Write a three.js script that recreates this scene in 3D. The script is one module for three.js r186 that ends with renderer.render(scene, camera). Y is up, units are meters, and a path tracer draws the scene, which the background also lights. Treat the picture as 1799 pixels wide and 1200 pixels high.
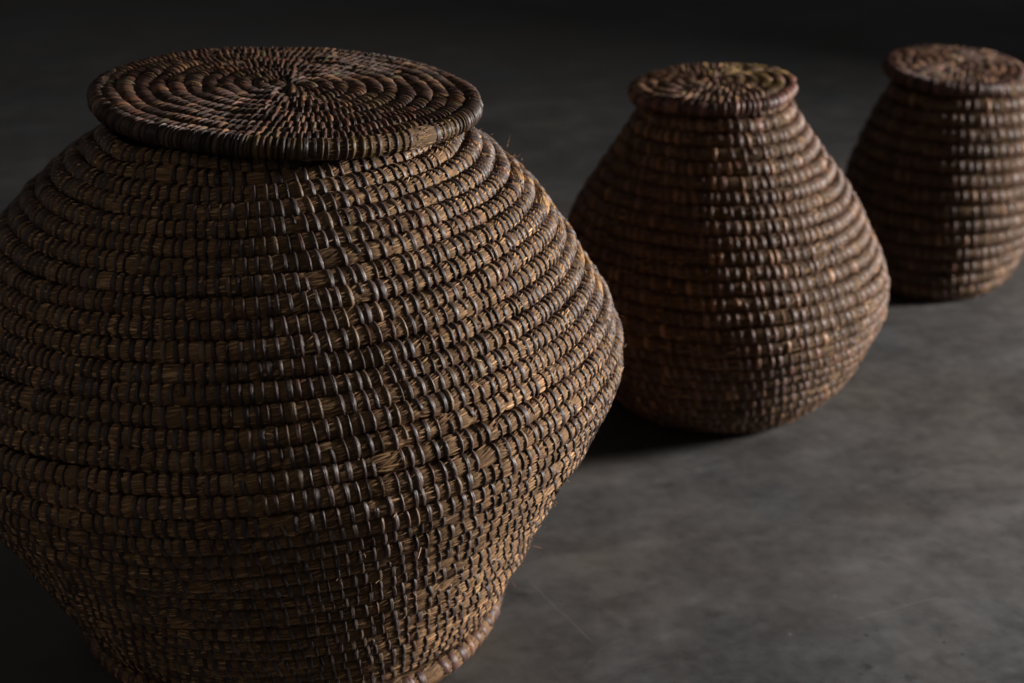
import * as THREE from 'three';
import { RoundedBoxGeometry } from 'three/addons/geometries/RoundedBoxGeometry.js';
import { RectAreaLightUniformsLib } from 'three/addons/lights/RectAreaLightUniformsLib.js';

// ---------------------------------------------------------------- camera, light, exposure
const scene = new THREE.Scene();
const camera = new THREE.PerspectiveCamera(25, 1024 / 683, 0.05, 60);
camera.position.set(0, 1, 0);
camera.rotation.x = -THREE.MathUtils.degToRad(22.5);
camera.focus = 1.5;
camera.userData.fStop = 4.1;
scene.add(camera);

scene.background = new THREE.Color().setRGB(0.032, 0.032, 0.0325);    // the dim, neutral air of a dark studio
const LAMP = { at: [4.0, 1.25, -2.35], towards: [1.75, 0.35, 0.85], width: 1.0, height: 1.0, intensity: 212 };
const FILL = { at: [-2.4, 1.9, 0.0], towards: [-0.25, 0.4, -1.6], width: 1.4, height: 1.4, intensity: 0.11 };    // an unseen fill, added to lift the shade on the left sides
RectAreaLightUniformsLib.init();
const key = new THREE.RectAreaLight(new THREE.Color().setRGB(1, 0.95, 0.9), LAMP.intensity, LAMP.width, LAMP.height);
key.name = 'softbox_light';
key.position.set(...LAMP.at);
key.lookAt(...LAMP.towards);
scene.add(key);

const fill = new THREE.RectAreaLight(new THREE.Color().setRGB(1, 0.97, 0.93), FILL.intensity, FILL.width, FILL.height);
fill.name = 'fill_light';
fill.position.set(...FILL.at);
fill.lookAt(...FILL.towards);
scene.add(fill);

const renderer = new THREE.WebGLRenderer({ antialias: true });
renderer.toneMapping = THREE.LinearToneMapping;
renderer.toneMappingExposure = 1;
renderer.shadowMap.enabled = true;
renderer.setSize(1024, 683);

// ---------------------------------------------------------------- helpers
function rand(seed) {
  let a = seed >>> 0;
  return () => { a = (a + 0x6d2b79f5) | 0; let t = Math.imul(a ^ (a >>> 15), 1 | a); t = (t + Math.imul(t ^ (t >>> 7), 61 | t)) ^ t; return ((t ^ (t >>> 14)) >>> 0) / 4294967296; };
}
const clamp = (x, a, b) => Math.min(b, Math.max(a, x)), lerp = (a, b, t) => a + (b - a) * t;
const smooth = (a, b, x) => { const t = clamp((x - a) / (b - a), 0, 1); return t * t * (3 - 2 * t); };
const TAU = Math.PI * 2, DEG = Math.PI / 180;
function hash2(i, j, s) { let h = Math.imul(i, 374761393) ^ Math.imul(j, 668265263) ^ Math.imul(s, 2147483647 - 1234567); h = Math.imul(h ^ (h >>> 13), 1274126177); return ((h ^ (h >>> 16)) >>> 0) / 4294967296; }
function noise2(x, y, s, per = 0) {                                   // value noise, periodic when per > 0
  const i = Math.floor(x), j = Math.floor(y), u = x - i, v = y - j, a = u * u * (3 - 2 * u), b = v * v * (3 - 2 * v);
  const w = (k) => per ? ((k % per) + per) % per : k;
  return lerp(lerp(hash2(w(i), w(j), s), hash2(w(i + 1), w(j), s), a), lerp(hash2(w(i), w(j + 1), s), hash2(w(i + 1), w(j + 1), s), a), b);
}
function fbm(x, y, s, oct, per = 0) { let f = 0, a = 0.5, t = 0; for (let o = 0; o < oct; o++) { f += a * noise2(x, y, s + o * 17, per); t += a; a *= 0.5; x *= 2; y *= 2; per *= 2; } return f / t; }
function waves(rng, n, lo, hi) {                                      // a smooth periodic wobble round a ring, about -1..1
  const w = []; for (let i = 0; i < n; i++) w.push([lo + Math.floor(rng() * (hi - lo + 1)), rng() * TAU, 0.5 + rng() * 0.5]);
  return (t) => { let s = 0; for (const [f, p, a] of w) s += a * Math.sin(f * t + p); return s / n * 1.3; };
}
class Builder {                                                       // collects vertices and faces of one mesh
  constructor() { this.p = []; this.c = []; this.u = []; this.f = []; this.n = 0; }
  v(p, c, u, w) { this.p.push(p[0], p[1], p[2]); this.c.push(c[0], c[1], c[2]); this.u.push(u, w); return this.n++; }
  quad(a, b, c, d) { this.f.push(a, b, c, a, c, d); }
  mesh(name, material, parent) {
    const g = new THREE.BufferGeometry();
    g.setAttribute('position', new THREE.Float32BufferAttribute(this.p, 3));
    g.setAttribute('color', new THREE.Float32BufferAttribute(this.c, 3));
    g.setAttribute('uv', new THREE.Float32BufferAttribute(this.u, 2));
    g.setIndex(this.f);
    g.computeVertexNormals();
    const m = new THREE.Mesh(g, material);
    m.name = name; m.castShadow = m.receiveShadow = true;
    if (parent) parent.add(m);
    return m;
  }
}
function texture(w, h, fill, srgb, repeat) {
  const d = new Uint8Array(w * h * 4);
  for (let j = 0; j < h; j++) for (let i = 0; i < w; i++) { const [r, g, b] = fill(i, j), k = 4 * (j * w + i); d[k] = clamp(r, 0, 255); d[k + 1] = clamp(g, 0, 255); d[k + 2] = clamp(b, 0, 255); d[k + 3] = 255; }
  const t = new THREE.DataTexture(d, w, h, THREE.RGBAFormat);
  t.magFilter = THREE.LinearFilter; t.minFilter = THREE.LinearMipmapLinearFilter; t.generateMipmaps = true;
  t.wrapS = t.wrapT = THREE.RepeatWrapping;
  if (srgb) t.colorSpace = THREE.SRGBColorSpace;
  t.needsUpdate = true;
  return t;
}
const numbers = {};
function numbered(name) { const n = numbers[name] = (numbers[name] ?? -1) + 1; return n ? `${name}_${String(n).padStart(3, '0')}` : name; }

// ---------------------------------------------------------------- floor: a worn, waxed concrete slab
const FLOOR = { tile: 2.2, near: -0.4 };
function floorTexture() {
  const N = 2048, px = FLOOR.tile / N;
  const a = new Float32Array(N * N), tint = new Float32Array(N * N);
  for (let j = 0; j < N; j++) for (let i = 0; i < N; i++) {
    const x = i / N, y = j / N;
    const wx = x + 0.03 * (fbm(x * 6, y * 6, 5, 3, 6) - 0.5), wy = y + 0.03 * (fbm(x * 6, y * 6, 9, 3, 6) - 0.5);
    const rx = (x * 2 + y), ry = (y * 2 - x);                             // trowel and drag marks run slantwise (still periodic)
    let s = (fbm(wx * 7, wy * 7, 21, 3, 7) - 0.5) * 0.36;                 // clouds of cement paste
    s += (fbm(wx * 36, wy * 36, 25, 5, 36) - 0.5) * 0.52;
    s += (fbm(rx * 10, ry * 36, 33, 5, 0) - 0.5) * 0.34;
    s += (fbm(wx * 20, wy * 90, 39, 4, 10) - 0.5) * 0.20;
    s += (fbm(x * 150, y * 150, 37, 3, 150) - 0.5) * 0.40;
    s += (noise2(i * 0.5, j * 0.5, 3, 1024) - 0.5) * 0.08 + (hash2(i, j, 7) - 0.5) * 0.10;
    const wisp = fbm(rx * 5 + 7, ry * 14, 47, 4, 0); s += 0.38 * smooth(0.60, 0.78, wisp) * (0.4 + 0.6 * fbm(wx * 50, wy * 50, 49, 3, 50));
    const blot = fbm(x * 40 + 3, y * 40, 51, 3, 40);
    s -= 0.12 * smooth(0.66, 0.8, blot) * smooth(0.5, 0.62, fbm(x * 7, y * 7, 61, 2, 7));
    a[j * N + i] = s;
    tint[j * N + i] = fbm(wx * 9 + 2, wy * 9, 71, 4, 9) - 0.5;
  }
  const mark = (x, y, rx, ry, amt, soft, ang = 0) => {                    // x, y in texels
    const c = Math.cos(ang), s = Math.sin(ang), R = Math.ceil(Math.max(rx, ry) * 1.4);
    for (let j = -R; j <= R; j++) for (let i = -R; i <= R; i++) {
      const u = (c * i + s * j) / rx, v = (-s * i + c * j) / ry, d = Math.hypot(u, v) + 0.5 * (noise2((x + i) * 0.22, (y + j) * 0.22, 91) - 0.5);
      const k = ((Math.round(y + j) % N + N) % N) * N + ((Math.round(x + i) % N + N) % N);
      a[k] += amt * (1 - smooth(1 - soft, 1, d));
    }
  };
  const line = (x0, y0, x1, y1, amt, w) => {                              // a scratch
    const L = Math.hypot(x1 - x0, y1 - y0), n = Math.ceil(L * 1.5);
    for (let q = 0; q <= n; q++) {
      const t = q / n, x = lerp(x0, x1, t) + 1.5 * (noise2(q * 0.03, x0, 5) - 0.5), y = lerp(y0, y1, t) + 1.5 * (noise2(q * 0.03, y0, 8) - 0.5);
      const f = amt * smooth(0, 0.15, t) * smooth(1, 0.8, t) * (0.4 + 0.9 * noise2(q * 0.05, x1, 3));
      for (let j = -1; j <= 1; j++) for (let i = -1; i <= 1; i++) {
        const X = Math.round(x) + i, Y = Math.round(y) + j, d = Math.hypot(X - x, Y - y);
        if (d < w) a[((Y % N + N) % N) * N + ((X % N + N) % N)] += f * (1 - d / w) / 1.5;
      }
    }
  };
  const T = (x, z) => [(x / FLOOR.tile + 0.5) * N, (-z / FLOOR.tile) * N];  // a place on the floor in texels
  for (const [x, z, rx, rz, amt] of [[0.472, -1.694, 16, 12, -0.22], [0.398, -1.458, 10, 9, -0.26], [0.388, -1.445, 4, 4, -0.20], [0.441, -1.437, 10, 9, -0.28], [0.457, -1.741, 9, 10, -0.16], [0.411, -1.522, 3, 4, -0.30], [0.497, -1.507, 2, 3, -0.40], [0.512, -1.484, 2, 3, -0.40], [0.140, -1.533, 11, 9, -0.15], [0.040, -1.506, 27, 15, -0.10], [0.666, -1.802, 5, 6, -0.20], [0.011, -1.611, 13, 10, -0.16], [0.390, -1.664, 6, 6, -0.14], [0.098, -1.786, 42, 20, -0.08], [0.231, -1.572, 25, 14, -0.08], [0.656, -1.986, 23, 14, -0.10], [0.501, -1.566, 38, 19, -0.08]]) { const [u, v] = T(x, z); mark(u, v, rx, rz, amt * 1.25, 0.75, 0); }
  for (const [x, z] of [[0.393, -1.795], [0.323, -1.524], [0.391, -1.607]]) { const [u, v] = T(x, z); mark(u, v, 2.4, 2.0, 0.75, 0.6); }
  const S = (x0, z0, x1, z1, amt, w = 1.3) => line(...T(x0, z0), ...T(x1, z1), amt, w);
  S(0.016, -1.650, 0.099, -1.495, 0.50, 1.3); S(0.098, -1.492, 0.132, -1.518, 0.26, 1.2); S(0.105, -1.500, 0.077, -1.450, 0.28, 1.2); S(0.102, -1.591, 0.100, -1.530, 0.16, 1.2); S(0.389, -1.548, 0.526, -1.611, 0.22, 1.6); S(0.141, -1.455, 0.187, -1.472, 0.20, 1.2); S(0.279, -1.441, 0.303, -1.432, 0.25, 1.2);
  const r = rand(77);
  for (let q = 0; q < 420; q++) { const x = r() * N, y = r() * N, an = r() * TAU, L = 20 + r() * r() * 240; line(x, y, x + Math.cos(an) * L, y + Math.sin(an) * L, (r() - 0.35) * 0.26, 1.1); }
  for (let q = 0; q < 500; q++) mark(r() * N, r() * N, 1 + r() * 2.2, 1 + r() * 2, (r() - 0.72) * 0.5, 0.6);
  for (let q = 0; q < 90; q++) mark(r() * N, r() * N, 5 + r() * 16, 4 + r() * 8, -0.06 - r() * 0.14, 0.8, r());
  const lum = (i, j) => clamp(0.58 + 0.62 * a[j * N + i], 0.12, 1.3);
  return [texture(N, N, (i, j) => {
    const l = lum(i, j), t = tint[j * N + i] * 0.32, e = (v) => 255 * Math.pow(clamp(v, 0, 1), 1 / 2.2);
    return [e(0.088 * l * (1 + t)), e(0.0825 * l * (1 + t * 0.1)), e(0.079 * l * (1 - t))];
  }, true), texture(N, N, (i, j) => { const l = 120 + 60 * a[j * N + i] + 40 * tint[j * N + i]; return [l, l, l]; }, false),
  texture(1024, 1024, (i, j) => { const l = 150 + 120 * (fbm(i / 16, j / 16, 3, 5, 64) - 0.5) + 30 * (hash2(i, j, 5) - 0.5); return [l, l, l]; }, false)];
}
{
  const [map, roughnessMap, bumpMap] = floorTexture();
  bumpMap.repeat.set(4, 4);
  const g = new THREE.PlaneGeometry(16, 16).rotateX(-Math.PI / 2);
  const p = g.attributes.position, uv = g.attributes.uv;
  for (let i = 0; i < p.count; i++) { p.setZ(i, p.getZ(i) - 4); uv.setXY(i, p.getX(i) / FLOOR.tile + 0.5, -p.getZ(i) / FLOOR.tile); }
  const floor = new THREE.Mesh(g, new THREE.MeshStandardMaterial({ map, roughnessMap, roughness: 1.15, bumpMap, bumpScale: 0.0003 }));
  floor.name = 'floor'; floor.userData.kind = 'structure'; floor.receiveShadow = true;
  floor.userData.label = 'dark grey mottled concrete floor under the three baskets';
  scene.add(floor);
}

// ---------------------------------------------------------------- materials of the baskets
const fibreBump = texture(256, 256, (i, j) => { const l = 255 * (0.55 * noise2(i / 32, j / 2, 5, 128) + 0.3 * noise2(i / 12, j / 1.5, 9, 512) + 0.15 * hash2(i, j, 2)); return [l, l, l]; }, false);
const barkBump = texture(128, 256, (i, j) => { const l = 255 * (0.6 * noise2(i / 8, j / 64, 15, 32) + 0.3 * noise2(i / 3, j / 24, 19, 128) + 0.1 * hash2(i, j, 4)); return [l, l, l]; }, false);
const straw = new THREE.MeshPhysicalMaterial({ name: 'straw', vertexColors: true, roughness: 0.7, specularIntensity: 0.35, bumpMap: fibreBump, bumpScale: 0.0008 });
const bark = new THREE.MeshPhysicalMaterial({ name: 'bark', vertexColors: true, specularIntensity: 0.65, roughness: 0.46, bumpMap: barkBump, bumpScale: 0.0005 });
const lidBark = new THREE.MeshPhysicalMaterial({ name: 'lid_bark', vertexColors: true, specularIntensity: 0.36, roughness: 0.5, bumpMap: barkBump, bumpScale: 0.0006 });
const looseStraw = new THREE.MeshStandardMaterial({ name: 'loose_straw', vertexColors: true, roughness: 0.6 });

// ---------------------------------------------------------------- baskets
function profileOf(h, r, pitch, foot) {                               // rows at even steps along the outline
  const h0 = h[0], pts = [];
  const hs = h, m = hs.map((_, i) => 0), d = [];
  for (let i = 0; i < hs.length - 1; i++) d.push((r[i + 1] - r[i]) / (hs[i + 1] - hs[i]));
  m[0] = d[0]; m[hs.length - 1] = d[d.length - 1];
  for (let i = 1; i < hs.length - 1; i++) m[i] = (d[i - 1] + d[i]) / 2;
  const at = (x) => {
    let i = 0; while (i < hs.length - 2 && x > hs[i + 1]) i++;
    const w = hs[i + 1] - hs[i], t = (x - hs[i]) / w;
    return (2 * t ** 3 - 3 * t * t + 1) * r[i] + (t ** 3 - 2 * t * t + t) * w * m[i] + (-2 * t ** 3 + 3 * t * t) * r[i + 1] + (t ** 3 - t * t) * w * m[i + 1];
  };
  const n = 600, H = hs[hs.length - 1];
  let s = 0; pts.push([0, h0, at(h0)]);
  for (let i = 1; i <= n; i++) { const y = lerp(h0, H, i / n), x = at(y), q = pts[i - 1]; s += Math.hypot(y - q[1], x - q[2]); pts.push([s, y, x]); }
  const rows = [], count = Math.round(s / pitch);
  for (let k = 0; k <= count; k++) {
    const want = s * k / count; let i = 1; while (i < n && pts[i][0] < want) i++;
    const t = (want - pts[i - 1][0]) / (pts[i][0] - pts[i - 1][0]);
    const lo = pts[Math.max(0, i - 12)], hi = pts[Math.min(n, i + 12)], L = Math.hypot(hi[1] - lo[1], hi[2] - lo[2]);
    rows.push({ h: lerp(pts[i - 1][1], pts[i][1], t), r: lerp(pts[i - 1][2], pts[i][2], t), N: [(hi[1] - lo[1]) / L, -(hi[2] - lo[2]) / L], pitch: s / count });
  }
  return rows;
}
const STRAW = [[0.31, 0.177, 0.086], [0.41, 0.252, 0.136], [0.24, 0.130, 0.067], [0.16, 0.075, 0.040], [0.28, 0.166, 0.066], [0.11, 0.052, 0.032]];
const BARK = [[0.062, 0.041, 0.035], [0.077, 0.051, 0.043], [0.047, 0.029, 0.025], [0.075, 0.036, 0.026], [0.125, 0.080, 0.050]];
function strawTone(rng, bias) { const c = STRAW[Math.min(5, Math.floor(rng() * 6))], e = STRAW[Math.floor(rng() * 3)], k = 0.35 + 0.65 * rng(); return [0, 1, 2].map((i) => lerp(e[i], c[i], k) * bias); }
function barkTone(rng, light) { const q = rng(), c = BARK[q < 0.42 ? 0 : q < 0.66 ? 1 : q < 0.8 ? 2 : q < 0.8 + 0.16 * (1 - light) ? 3 : 4], k = 0.6 + 0.75 * rng(); return c.map((x) => x * k); }

// One straw coil of a ring: place(theta, phi, rho) gives a point; phi 0 faces out, phi +90 degrees is the upper side.
function coilTube(b, place, o) {
  const steps = o.steps, sides = o.sides, p0 = -125 * DEG, p1 = 125 * DEG;
  let prev = null, first = null;
  for (let i = 0; i <= steps; i++) {
    const th = lerp(o.from, o.to, i / steps), row = [], c = o.tone(th), a = o.radius(th);
    for (let j = 0; j <= sides; j++) { const ph = lerp(p0, p1, j / sides); row.push(b.v(place(th, ph, a), c, th * o.R / 0.05, j / sides * 1.2)); }
    if (prev) for (let j = 0; j < sides; j++) b.quad(prev[j], prev[j + 1], row[j + 1], row[j]);
    prev = row;
  }
}
// A splint bound over the coil: a narrow ribbon with ridges, from its lower to its upper edge.
function stitchStrip(b, place, o) {
  const n = o.segs, across = o.across, tone = o.tone;
  let prev = null;
  for (let i = 0; i <= n; i++) {
    const s = i / n, ph = lerp(o.p0, o.p1, s), end = smooth(0, 0.14, s) * smooth(1, 0.86, s);
    const lift = o.a * (1 - 0.22 * (1 - end)) + o.thick * end, w = o.width * (0.72 + 0.28 * end) * (1 + 0.1 * Math.sin(s * 5 + o.seed));
    const th = o.theta + (o.slant * (s - 0.5) + o.bow * Math.sin(s * Math.PI)) / o.R;
    const row = [];
    for (let j = 0; j <= across; j++) {
      const u = j / across * 2 - 1, edge = 1 - Math.pow(Math.abs(u), 4);
      const ridge = across > 3 ? o.ridge * (Math.cos(u * Math.PI * o.strands + o.seed) * 0.5) * edge : 0;
      row.push(b.v(place(th + u * w * 0.5 / o.R, ph, lift - o.thick * 1.1 * (1 - edge) + ridge + o.crown * edge), [0, 1, 2].map((k) => tone[k] * (1 + 0.18 * ridge / (o.ridge + 1e-9))), j / across + o.seed, s * 1.4 + o.seed));
    }
    if (prev) for (let j = 0; j < across; j++) b.quad(prev[j], row[j], row[j + 1], prev[j + 1]);
    prev = row;
  }
}
// A single stalk lying on the coil: from (t0, p0) to (t1, p1)
function stalk(b, place, t0, p0, r0, t1, p1, r1, w, R, c) {
  const rows = [];
  for (let i = 0; i < 3; i++) {
    const s = i / 2, th = lerp(t0, t1, s), ph = lerp(p0, p1, s), rr = lerp(r0, r1, s) + (i === 1 ? w * 0.3 : 0), ww = w * (i === 1 ? 1 : 0.8), dp = ww * 0.5 / rr;
    const k = 1, cc = [c[0] * k, c[1] * k, c[2] * k];
    rows.push([b.v(place(th, ph - dp, rr - ww * 0.35), cc, 0, 0), b.v(place(th, ph, rr + ww * 0.28), cc, 0.5, 0), b.v(place(th, ph + dp, rr - ww * 0.35), cc, 1, 0)]);
  }
  for (let i = 0; i < 2; i++) for (let j = 0; j < 2; j++) b.quad(rows[i][j], rows[i][j + 1], rows[i + 1][j + 1], rows[i + 1][j]);
}

function makeBasket(o) {
  const rng = rand(o.seed);
  const root = new THREE.Group(); root.name = numbered('lidded_basket'); scene.add(root);
  root.position.set(o.at[0], 0, o.at[1]);
  root.userData = { label: o.label, category: 'basket', group: 'coiled baskets standing in a row' };
  const rows = profileOf(o.h, o.r, o.pitch);
  const H = o.h[o.h.length - 1];
  const big = waves(rng, 4, 2, 5);
  const rest = new Builder();                                         // the splints past the three hundred that show largest
  const single = [];
  let count = 0, spread = 0;
  rows.forEach((row, k) => {
    const foot = o.foot && k === 0;
    const a = foot ? o.foot : row.pitch * 0.515, R = foot ? o.footR : row.r, [nr, nh] = foot ? [1, 0] : row.N, up0 = o.foot && !foot ? 0.0105 * (1 - smooth(0, 0.14, row.h)) : 0;
    const wr = waves(rng, 4, 3, 11), wy = waves(rng, 4, 2, 9), wt = waves(rng, 5, 9, 40);
    const roll = o.roll(row.h), cx = lerp(o.lean[0], o.lean[1], row.h / H), A = o.wobble;
    const baseY = (foot ? a : Math.max(row.h, a * 0.98)) + up0;
    const place = (th, ph, rho) => {
      const cr = Math.cos(ph) * rho * (foot ? 1 : o.flat), ct = Math.sin(ph) * rho, rr = R + A * 0.9 * big(th + row.h * 2) * smooth(0, 0.1, row.h) + A * 0.5 * wr(th) + nr * cr - nh * ct;
      const x = cx + rr * Math.cos(th);
      return [x, baseY + A * 0.42 * wy(th) * smooth(0.02, 0.1, row.h) + nh * cr + nr * ct + roll * (x - cx), rr * Math.sin(th)];
    };
    // splints: their number stays the same for several rows, so that they stand in slanting columns
    const want = foot ? o.footSpacing : o.spacing;
    if (foot || !count || Math.abs(TAU * R / count / want - 1) > 0.13 || k === 1) count = Math.round(TAU * R / want);
    spread += 0.28 + 0.16 * rng();
    const places = [];
    for (let i = 0; i < count; i++) {
      const th = ((i + spread + (rng() - 0.5) * 0.34) / count) * TAU;
      const thn = ((th % TAU) + TAU) % TAU;
      const lost = rng() < (o.lost ? o.lost(thn, row.h) : 0.015);
      places.push({ th: thn, lost, kind: rng() });
    }
    places.sort((p, q) => p.th - q.th);
    const live = places.filter((p) => !p.lost);
    const tone = (th) => { const q = fbm(th * 9 + 40, k * 1.7, o.seed, 2), w = o.coilTone * (0.55 + 0.9 * q); return [0.195 * w, 0.111 * w, 0.051 * w]; };
    let at = 0;
    const near = (th) => { let d = 9; for (const p of live) { let e = Math.abs(p.th - th); if (e > Math.PI) e = TAU - e; if (e < d) d = e; } return d * R; };
    const pinch = []; const STEPS = Math.round(count * o.stepsPer);
    for (let i = 0; i <= STEPS; i++) pinch.push(0);
    for (const p of live) { const c = p.th / TAU * STEPS, s = o.pinchWidth / (TAU * R) * STEPS; for (let i = Math.floor(c - 3 * s - 1); i <= c + 3 * s + 1; i++) { const q = ((i % STEPS) + STEPS) % STEPS, e = Math.exp(-(((i - c) / s) ** 2)); pinch[q] = Math.max(pinch[q], e); } }
    pinch[STEPS] = pinch[0];
    const radius = (th) => a * (1 + 0.05 * wt(th) - 0.07 * pinch[Math.round(clamp(th / TAU, 0, 1) * STEPS)]);
    const b = new Builder();
    coilTube(b, place, { steps: STEPS, sides: o.sides, from: 0, to: TAU, tone, radius, R });
    // the stalks that show between the splints, on the side that can be seen
    if (o.stalks) live.forEach((p, i) => {
      const q = live[(i + 1) % live.length]; let gap = q.th - p.th; if (gap < 0) gap += TAU;
      const mid = p.th + gap / 2; if (mid > 205 * DEG && mid < 335 * DEG) return;
      const g = gap * R, n = Math.round(o.stalks * clamp(g / o.spacing, 0.7, 6) * (foot ? 0.7 : 1));
      const patch = 0.42 + 1.1 * fbm(mid * 9, k * 0.7, o.seed + 3, 3), burst = rng() < 0.05, skew = (o.twist + (rng() - 0.5) * 16) * DEG;
      for (let s = 0; s < n; s++) {
        const L = Math.min(g * (0.55 + 0.35 * rng()), 0.017), c0 = p.th + gap * (0.3 + 0.4 * rng()) * (g > 0.016 ? 1 : 1) + (g > 0.016 ? gap * 0.5 * (rng() - 0.5) : 0), ph = (rng() * 165 - 80) * DEG, an = skew + (rng() - 0.5) * (burst ? 44 : 15) * DEG;
        const dt = Math.cos(an) * L * 0.5 / R, dp = Math.sin(an) * L * 0.5 / a, ra = radius(((c0 % TAU) + TAU) % TAU);
        const lv = a * (rng() * 0.14 - 0.08), up = lv + (burst && rng() < 0.5 ? a * (0.05 + 0.16 * rng()) : a * rng() * 0.04), dn = lv - a * 0.05 * rng();
        stalk(b, place, c0 + dt, ph - dp, ra + dn, c0 - dt, ph + dp, ra + up, o.stalkWidth * (0.6 + 0.8 * rng()), R, strawTone(rng, patch * o.strawTone * (foot ? 0.75 : 1) * (0.5 + 0.98 * rng() * (0.4 + 0.6 * rng()))));
      }
    });
    const coil = b.mesh(foot ? 'foot_coil' : 'coil', straw, root);
    live.forEach((p) => {
      const front = !(p.th > 215 * DEG && p.th < 325 * DEG), dense = foot ? 2.2 : 1;
      const t = barkTone(rng, o.light).map((x, i) => x * o.barkTone * (o.warm ? [1.18, 0.97, 0.86][i] : 1) * (foot ? [1.08, 0.8, 0.74][i] : 1));
      const narrow = p.kind < 0.12, wide = p.kind > 0.93;
      const s = {
        theta: p.th, R, a: radius(p.th), p0: (-104 + (p.kind > 0.3 && p.kind < 0.32 ? 80 : 0)) * DEG, p1: (104 - (p.kind > 0.34 && p.kind < 0.365 ? 75 : 0)) * DEG, segs: front ? o.segs : 4, across: front ? o.across : 2, width: o.stitch * (narrow && !foot ? 0.55 : wide ? 1.45 : 0.82 + 0.36 * rng()) * dense,
        thick: o.thick, crown: o.thick * 0.3, ridge: o.thick * (0.35 + 0.5 * rng()), strands: rng() < 0.5 ? 1 : 2, slant: o.slant + (rng() - 0.5) * 0.0040, bow: (rng() - 0.5) * 0.0016, seed: rng() * 7, tone: t,
      };
      const ph = p.th / DEG, lit = ph > 15 && ph < 118 && row.h > 0.3 && row.h < 0.56;
      if (o.singles && lit && !foot) single.push({ coil, place, s, rank: Math.abs(ph - 62) / 55 + Math.abs(row.h - 0.46) / 0.12 });
      else stitchStrip(rest, place, s);
    });
  });
  if (o.singles) {
    single.sort((p, q) => p.rank - q.rank);
    single.forEach((e, i) => {
      if (i < 300) { const b = new Builder(); stitchStrip(b, e.place, e.s); const m = b.mesh('stitch', bark, e.coil); } else stitchStrip(rest, e.place, e.s);
    });
  }
  rest.mesh('stitching', bark, root).userData.kind = 'stuff';
  makeLid(o, root, rng);
  return { root, rows, rng };
}

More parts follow.
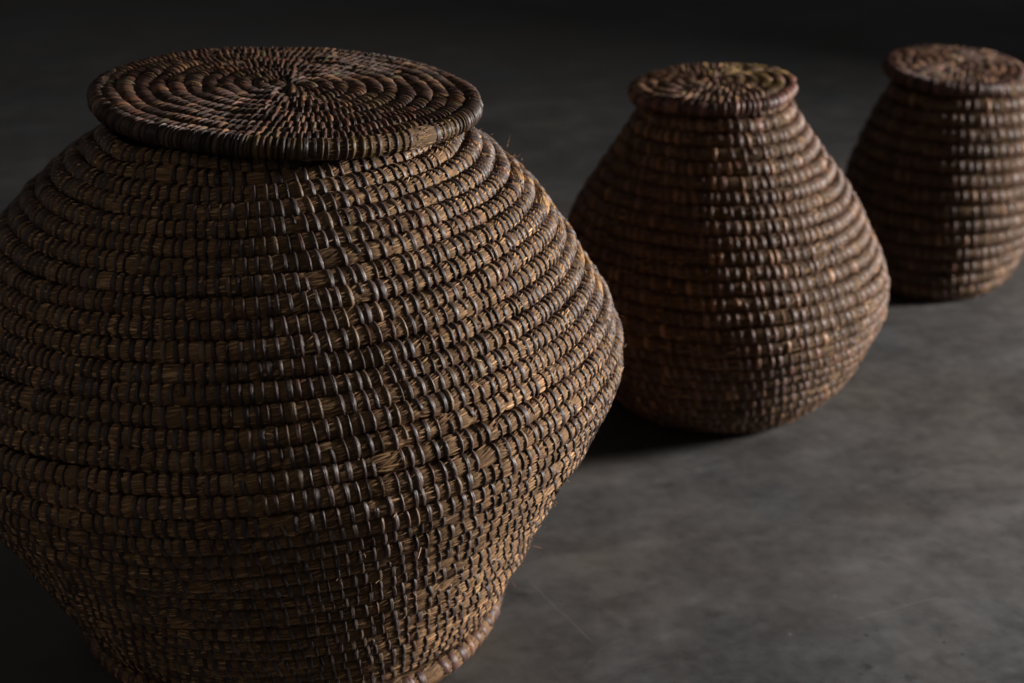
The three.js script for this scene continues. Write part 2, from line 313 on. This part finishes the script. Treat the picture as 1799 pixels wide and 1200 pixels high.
function makeLid(o, root, rng) {
  const L = o.lid, lid = new THREE.Group(); lid.name = 'lid'; root.add(lid);
  lid.position.set(...L.at); lid.rotation.set(L.tilt[0], 0, L.tilt[1], 'ZXY');
  const turns = L.turns, p = (L.R - L.rim * 0.92) / (turns + 0.25), a = p * 0.53;
  const w1 = waves(rng, 5, 1, 7), w2 = waves(rng, 5, 2, 9);
  const rad = (t) => p * (t / TAU) + p * 0.25 + (L.wobble ?? 0.0012) * w1(t);
  const dome = (r) => L.dome * (1 - (r / L.R) ** 2);
  const mk = (radOf, hOf) => (th, ph, rho) => { const r = radOf(th), rr = r + Math.sin(ph) * rho; return [rr * Math.cos(th), hOf(th, r) + Math.cos(ph) * rho, rr * Math.sin(th)]; };
  const spiralRound = mk(rad, (th, r) => dome(r) + 0.0012 * w2(th * 1.3) + 0.0010 * Math.sin(th * 5.3));
  const spiral = (th, ph, rho) => { const q = spiralRound(th, ph, rho); q[1] -= 0.2 * Math.cos(ph) * rho; return q; };   // the coils lie a little flattened
  const dark = (th) => { const q = 0.35 + 0.8 * fbm(th * 6, 3, o.seed + 11, 2); return [0.115 * q * L.tone, 0.072 * q * L.tone, 0.040 * q * L.tone]; };
  // the spiral of the top, one continuous coil
  const b = new Builder();
  coilTube(b, spiral, { steps: Math.round(turns * 90), sides: 8, from: 0.6, to: turns * TAU, tone: dark, radius: (th) => a * (0.96 + 0.05 * Math.sin(th * 9.1)), R: L.R * 0.5 });
  if (L.stalks) for (let th = 1.5; th < turns * TAU; th += 0.0014 / rad(th)) {
    const r = rad(th), len = 0.009 / r, ph = (rng() * 130 - 65) * DEG, dp = (rng() - 0.5) * 0.5;
    stalk(b, spiral, th, ph - dp, a * 0.99, th + len, ph + dp, a * (1 + 0.06 * rng()), 0.0013, r, strawTone(rng, 0.75 * L.strawTone * (0.5 + rng())));
  }
  b.mesh('spiral_coil', straw, lid);
  // its close binding
  const bind = new Builder();
  for (let th = 0.9, i = 0; th < turns * TAU - 0.05; i++) {
    const r = rad(th), az = ((th % TAU) + TAU) % TAU, tone = barkTone(rng, 0.3), olive = L.olive ? L.olive(az, r / L.R, rng) : null;
    const gold = fbm(Math.cos(az) * r * 40 + 9, Math.sin(az) * r * 40, o.seed + 5, 2);
    let c = olive ?? (rng() < 0.06 + 0.4 * smooth(0.55, 0.7, gold) ? [0.13 * (0.7 + 0.6 * rng()), 0.076, 0.04] : tone.map((x, i) => x * [1.2, 1.0, 0.87][i]));
    const vary = Math.pow(2, (rng() - 0.5) * 2 * (L.vary ?? 0.7)) * (0.7 + 0.6 * gold); c = c.map((x) => x * vary);
    const skip = rng() < 0.03;
    if (!skip) stitchStrip(bind, spiral, { theta: th, R: r, a: a * 1.0, p0: -(L.reach ?? 92) * DEG, p1: (L.reach ?? 92) * DEG, segs: L.segs, across: L.across, width: L.stitch * (0.72 + 0.5 * rng()), thick: L.thick * (0.5 + 0.9 * rng()), crown: L.thick * 0.5, ridge: L.thick * 0.6, strands: 1 + (rng() < 0.5), slant: L.slant + (rng() - 0.5) * 0.004, bow: 0, seed: rng() * 7, tone: c.map((x) => x * L.barkTone) });
    th += L.spacing * (0.74 + 0.52 * rng()) / r;
  }
  const bm = bind.mesh('binding', lidBark, lid); bm.userData.kind = 'stuff';
  // the thick rim
  const wr = waves(rng, 4, 2, 7), wh = waves(rng, 4, 2, 8), Rr = L.R - L.rim;
  const rimPlace0 = mk((th) => Rr + 0.0022 * wr(th), (th) => 0.0016 * wh(th) - L.drop);
  // for the rim phi 0 looks outward and a little up
  const rimPlace = (th, ph, rho) => rimPlace0(th, ph + 62 * DEG, rho);
  const rc = new Builder(), open = L.open ?? (() => 0);
  coilTube(rc, rimPlace, { steps: 420, sides: 12, from: 0, to: TAU, tone: (th) => { const k = open(th), q = dark(th); return [lerp(q[0] * 0.8, 0.10, k), lerp(q[1] * 0.8, 0.06, k), lerp(q[2] * 0.8, 0.028, k)]; }, radius: (th) => L.rim * (1 + 0.035 * Math.sin(th * 31) + 0.03 * wr(th * 3)), R: Rr });
  for (let th = 0; th < TAU && L.stalks; th += 0.0005 / Rr) { if (rng() > open(th) * 1.0) continue; const ph = (rng() * 190 - 95) * DEG, len = (0.007 + 0.006 * rng()) / Rr; stalk(rc, rimPlace, th, ph, L.rim * 0.99, th + len, ph + (rng() - 0.5) * 0.3, L.rim * (1.0 + 0.07 * rng()), 0.0013, Rr, strawTone(rng, 0.62 * (0.5 + 0.8 * rng()))); }
  rc.mesh('rim_coil', straw, lid);
  const rimRest = new Builder(); let n = 0;
  for (let th = 0; th < TAU - 0.01;) {
    const k = open(th), bare = L.bare && th > L.bare[0] && th < L.bare[1];
    const olive = L.rimOlive ? L.rimOlive(th, rng) : null;
    const c = (olive ?? barkTone(rng, 0.2)).map((x, i) => x * L.rimTone * (L.rimTint ?? [1.12, 1, 0.9])[i]);
    const front = th > 5 * DEG && th < 175 * DEG, w = L.rimStitch * (0.45 + 0.95 * rng()) * (k > 0.3 ? 1.15 : 1), dim = 0.45 + 0.9 * rng();
    const s = { theta: th, R: Rr, a: L.rim, p0: -112 * DEG, p1: 112 * DEG, segs: front ? L.segs + 3 : 5, across: L.across, width: w, thick: L.thick * (0.4 + 0.7 * rng()), crown: L.thick * 0.3, ridge: L.thick * 0.6, strands: 1 + (rng() < 0.6), slant: 0.003 + (rng() - 0.5) * 0.004, bow: 0, seed: rng() * 7, tone: c.map((x) => x * dim) };
    if (!bare) {
      if (L.singles && front && n < 300) { const q = new Builder(); stitchStrip(q, rimPlace, s); q.mesh('rim_stitch', bark, lid); n++; } else stitchStrip(rimRest, rimPlace, s);
    }
    th += lerp(L.rimSpacing, L.rimSpacing * 1.55, k) * (0.6 + 0.8 * rng()) / Rr;
  }
  if (rimRest.n) rimRest.mesh('rim_binding', bark, lid).userData.kind = 'stuff';
}

const near = makeBasket({
  seed: 11, flat: 0.88, at: [-0.2431, -1.5972], label: 'largest wide-bellied coiled straw basket with flat lid, nearest at left', h: [0.012, 0.06, 0.13, 0.2, 0.26, 0.315, 0.38, 0.44, 0.5, 0.55, 0.59],
  r: [0.226, 0.2531, 0.2882, 0.3214, 0.3560, 0.3752, 0.3535, 0.3167, 0.2786, 0.2252, 0.1655], lean: [-0.0159, -0.0159], pitch: 0.0196, wobble: 0.006, roll: (h) => 0.05 * smooth(0, 0.3, h) * (1 - 0.5 * smooth(0.45, 0.6, h)),
  foot: 0.0115, footR: 0.236, footSpacing: 0.0165, spacing: 0.0114, stitch: 0.0057, thick: 0.0018, slant: 0.0042, pinchWidth: 0.0028, stepsPer: 4.5, sides: 10, segs: 9, across: 5, stalks: 19, stalkWidth: 0.0016, twist: 10,
  coilTone: 0.78, strawTone: 1.3, barkTone: 1.0, light: 0.5, singles: true,
  lost: (th, h) => 0.015 + (h > 0.38 && h < 0.52 && (th < 7 * DEG || th > 330 * DEG) ? 0.55 : 0),
  lid: { at: [0.007, 0.617, -0.006], R: 0.2035, rim: 0.0100, turns: 11, drop: 0.002, dome: 0.006, tilt: [0.01, -0.057], tone: 0.6, strawTone: 0.5, barkTone: 0.85, rimTone: 0.85, vary: 0.5, stitch: 0.0051, spacing: 0.0074, slant: 0.0046, thick: 0.0015, reach: 74, rimStitch: 0.0046, rimSpacing: 0.0050, segs: 7, across: 5, singles: true, stalks: true,
    open: (th) => smooth(22 * DEG, 32 * DEG, th) * (1 - smooth(68 * DEG, 86 * DEG, th)),
    bare: [38 * DEG, 45 * DEG],
    rimOlive: (th, rng) => th > 20 * DEG && th < 95 * DEG && rng() < 0.55 ? [0.085, 0.055, 0.018] : null,
    olive: (az, q, rng) => null },
});
const middle = makeBasket({
  seed: 23, flat: 0.88, warm: true, at: [0.3003, -2.1934], label: 'pear-shaped coiled straw basket with tilted lid in the middle of the row', h: [0.008, 0.025, 0.06, 0.11, 0.16, 0.21, 0.27, 0.33, 0.38, 0.43, 0.475],
  r: [0.1373, 0.1581, 0.1924, 0.2192, 0.2408, 0.2431, 0.2182, 0.1889, 0.1553, 0.1215, 0.0940], lean: [0.0191, -0.0044], pitch: 0.0205, wobble: 0.004, roll: (h) => 0.02,
  spacing: 0.0132, stitch: 0.0074, thick: 0.0014, slant: 0.0045, pinchWidth: 0.004, stepsPer: 4, sides: 8, segs: 7, across: 4, stalks: 6, stalkWidth: 0.0017, twist: 10, coilTone: 0.37, strawTone: 0.76, barkTone: 1.3, light: 0.8,
  lid: { at: [-0.012, 0.489, 0], R: 0.120, rim: 0.0082, turns: 6, drop: 0.004, dome: 0.004, rimTint: [1.3, 0.92, 0.88], tilt: [0.008, 0.05], vary: 1.0, wobble: 0.003, tone: 1.1, strawTone: 1, barkTone: 1.25, rimTone: 1.3, stitch: 0.0068, spacing: 0.0092, slant: 0.006, thick: 0.0018, rimStitch: 0.0072, rimSpacing: 0.0066, segs: 6, across: 4, stalks: true,
    olive: (az, q, rng) => (az > 270 * DEG || az < 40 * DEG) && q > 0.3 && rng() < 0.5 ? [0.135, 0.084, 0.026] : rng() < 0.25 ? [0.16, 0.095, 0.055] : null },
});
const far = makeBasket({
  seed: 37, flat: 0.92, warm: true, at: [0.7864, -2.731], label: 'smallest dark coiled basket with thick-rimmed lid, farthest back at right', h: [0.01, 0.03, 0.08, 0.14, 0.2, 0.26, 0.32, 0.38],
  r: [0.124, 0.1419, 0.1563, 0.1668, 0.1651, 0.1519, 0.1352, 0.1072], lean: [-0.0105, 0.0241], pitch: 0.0262, wobble: 0.004, roll: (h) => 0.01,
  spacing: 0.0155, stitch: 0.0082, thick: 0.0014, slant: 0.002, pinchWidth: 0.0045, stepsPer: 4, sides: 8, segs: 7, across: 4, stalks: 6, stalkWidth: 0.0018, twist: 8, coilTone: 0.36, strawTone: 0.66, barkTone: 1.15, light: 0.3,
  lid: { at: [0.004, 0.398, 0.002], R: 0.124, rim: 0.0118, turns: 6, drop: 0.004, dome: 0.004, rimTint: [1.3, 0.92, 0.88], tilt: [0.08, -0.02], vary: 0.9, wobble: 0.003, tone: 0.9, strawTone: 0.9, barkTone: 1.25, rimTone: 1.05, stitch: 0.0070, spacing: 0.0100, slant: 0.006, thick: 0.0020, rimStitch: 0.0066, rimSpacing: 0.0072, segs: 6, across: 4, stalks: true,
    olive: (az, q, rng) => rng() < 0.12 ? [0.11, 0.062, 0.04] : null },
});

// ---------------------------------------------------------------- broken stalk ends that stand out from the near basket
{
  const rng = rand(91), b = new Builder(), rows = near.rows;
  const hair = (p, dir, len, w, c) => {
    const d = new THREE.Vector3(...dir).normalize(), q = new THREE.Vector3(0.3, 0.8, 0.5).cross(d).normalize().multiplyScalar(w * 0.5), r2 = d.clone().cross(q).normalize().multiplyScalar(w * 0.5);
    const bend = new THREE.Vector3(rng() - 0.5, rng() - 0.5, rng() - 0.5).multiplyScalar(len * 0.25), ring = [];
    for (let i = 0; i < 4; i++) { const s = i / 3, x = new THREE.Vector3(...p).addScaledVector(d, len * s).addScaledVector(bend, s * s), k = 1 - 0.6 * s; ring.push([x.clone().addScaledVector(q, k), x.clone().addScaledVector(q, -0.5 * k).addScaledVector(r2, 0.86 * k), x.clone().addScaledVector(q, -0.5 * k).addScaledVector(r2, -0.86 * k)].map((v) => b.v(v.toArray(), c, 0, 0))); }
    for (let i = 0; i < 3; i++) for (let j = 0; j < 3; j++) b.quad(ring[i][j], ring[i][(j + 1) % 3], ring[i + 1][(j + 1) % 3], ring[i + 1][j]);
  };
  for (let i = 0; i < 260; i++) {
    const row = rows[1 + Math.floor(rng() * (rows.length - 2))], th = (-25 + rng() * 225) * DEG, [nr, nh] = row.N, a = row.pitch * 0.5, ph = (rng() * 1.8 - 0.9);
    const rr = row.r + nr * Math.cos(ph) * a - nh * Math.sin(ph) * a, y = row.h + nh * Math.cos(ph) * a + nr * Math.sin(ph) * a + (row.h > 0.2 ? 0.05 : 0.02) * (row.r * Math.cos(th));
    const t = [-Math.sin(th), 0, Math.cos(th)], n = [nr * Math.cos(th), nh, nr * Math.sin(th)], k = (rng() - 0.5) * 2.4;
    const edge = rng() < 0.3 ? 1 : 0.35;
    hair([-0.013 + rr * Math.cos(th), y, rr * Math.sin(th)], [n[0] * edge + t[0] * k, n[1] * edge + (rng() - 0.5), n[2] * edge + t[2] * k], 0.003 + 0.018 * rng() * rng() * rng(), 0.0006 + 0.0004 * rng(), strawTone(rng, 0.9 + 0.6 * rng()));
  }
  for (let i = 0; i < 12; i++) hair([-0.016 + 0.358 * Math.cos(-0.13), 0.368 + 0.006 * (rng() - 0.5), 0.358 * Math.sin(-0.13)], [1, 0.6 * (rng() - 0.3), 0.9 * (rng() - 0.5)], 0.010 + 0.008 * rng(), 0.0006, [0.22, 0.075, 0.03]);   // a reddish tuft
  for (let i = 0; i < 5; i++) hair([-0.016 + 0.306 * Math.cos(-0.12), 0.160 + 0.012 * (rng() - 0.5), 0.306 * Math.sin(-0.12)], [1, 0.7 * (rng() - 0.4), 0.8 * (rng() - 0.3)], 0.016 + 0.014 * rng(), 0.0010, [0.46, 0.34, 0.19]);             // pale stalks
  b.mesh('frayed_straw', looseStraw, near.root).userData.kind = 'stuff';
}

// ---------------------------------------------------------------- the lamp that lights them and an added fill, outside the picture
function makeLamp(at, light, label, glow) {
  const lamp = new THREE.Group(); lamp.name = numbered('unseen_softbox'); scene.add(lamp);
  lamp.userData = { label, category: 'lamp' };
  lamp.position.set(at.at[0], 0, at.at[2]);
  const black = new THREE.MeshStandardMaterial({ color: 0x101010, roughness: 0.7 });
  const head = new THREE.Group(); head.name = 'lamp_head'; head.position.y = at.at[1]; lamp.add(head);
  head.rotation.copy(light.rotation);                                  // lookAt turned the light's -z to its aim
  const face = new THREE.Mesh(new RoundedBoxGeometry(at.width, at.height, 0.012, 2, 0.005), new THREE.MeshStandardMaterial({ color: 0xf2f0ea, roughness: 0.9, emissive: 0xfff2e4, emissiveIntensity: glow }));
  face.name = 'diffuser'; face.position.z = 0.02; head.add(face);
  const shell = new THREE.Mesh(new THREE.CylinderGeometry(at.width * 0.09, at.width * 0.72, at.width * 0.42, 4, 1).rotateY(Math.PI / 4).rotateX(-Math.PI / 2), black);
  shell.name = 'housing'; shell.position.z = 0.03 + at.width * 0.21; head.add(shell);
  const back = new THREE.Vector3(0, 0, 0.03 + at.width * 0.46).applyEuler(light.rotation), top = at.at[1] + back.y;
  const pole = new THREE.Mesh(new THREE.CylinderGeometry(0.014, 0.018, top, 12), black);
  pole.name = 'pole'; pole.position.set(back.x, top / 2, back.z); lamp.add(pole);
  for (let i = 0; i < 3; i++) {
    const leg = new THREE.Mesh(new THREE.CylinderGeometry(0.01, 0.01, 0.6, 8).rotateZ(1.25).translate(0.28, 0.105, 0).rotateY(i * TAU / 3), black);
    leg.name = 'leg'; leg.position.set(back.x, 0.005, back.z); lamp.add(leg);
  }
}
makeLamp(LAMP, key, 'bright black-sided square softbox lamp to the right of the baskets', 1.0);
makeLamp(FILL, fill, 'unseen dim fill softbox added to lift the shade left of the baskets', 0.02);
renderer.render(scene, camera);
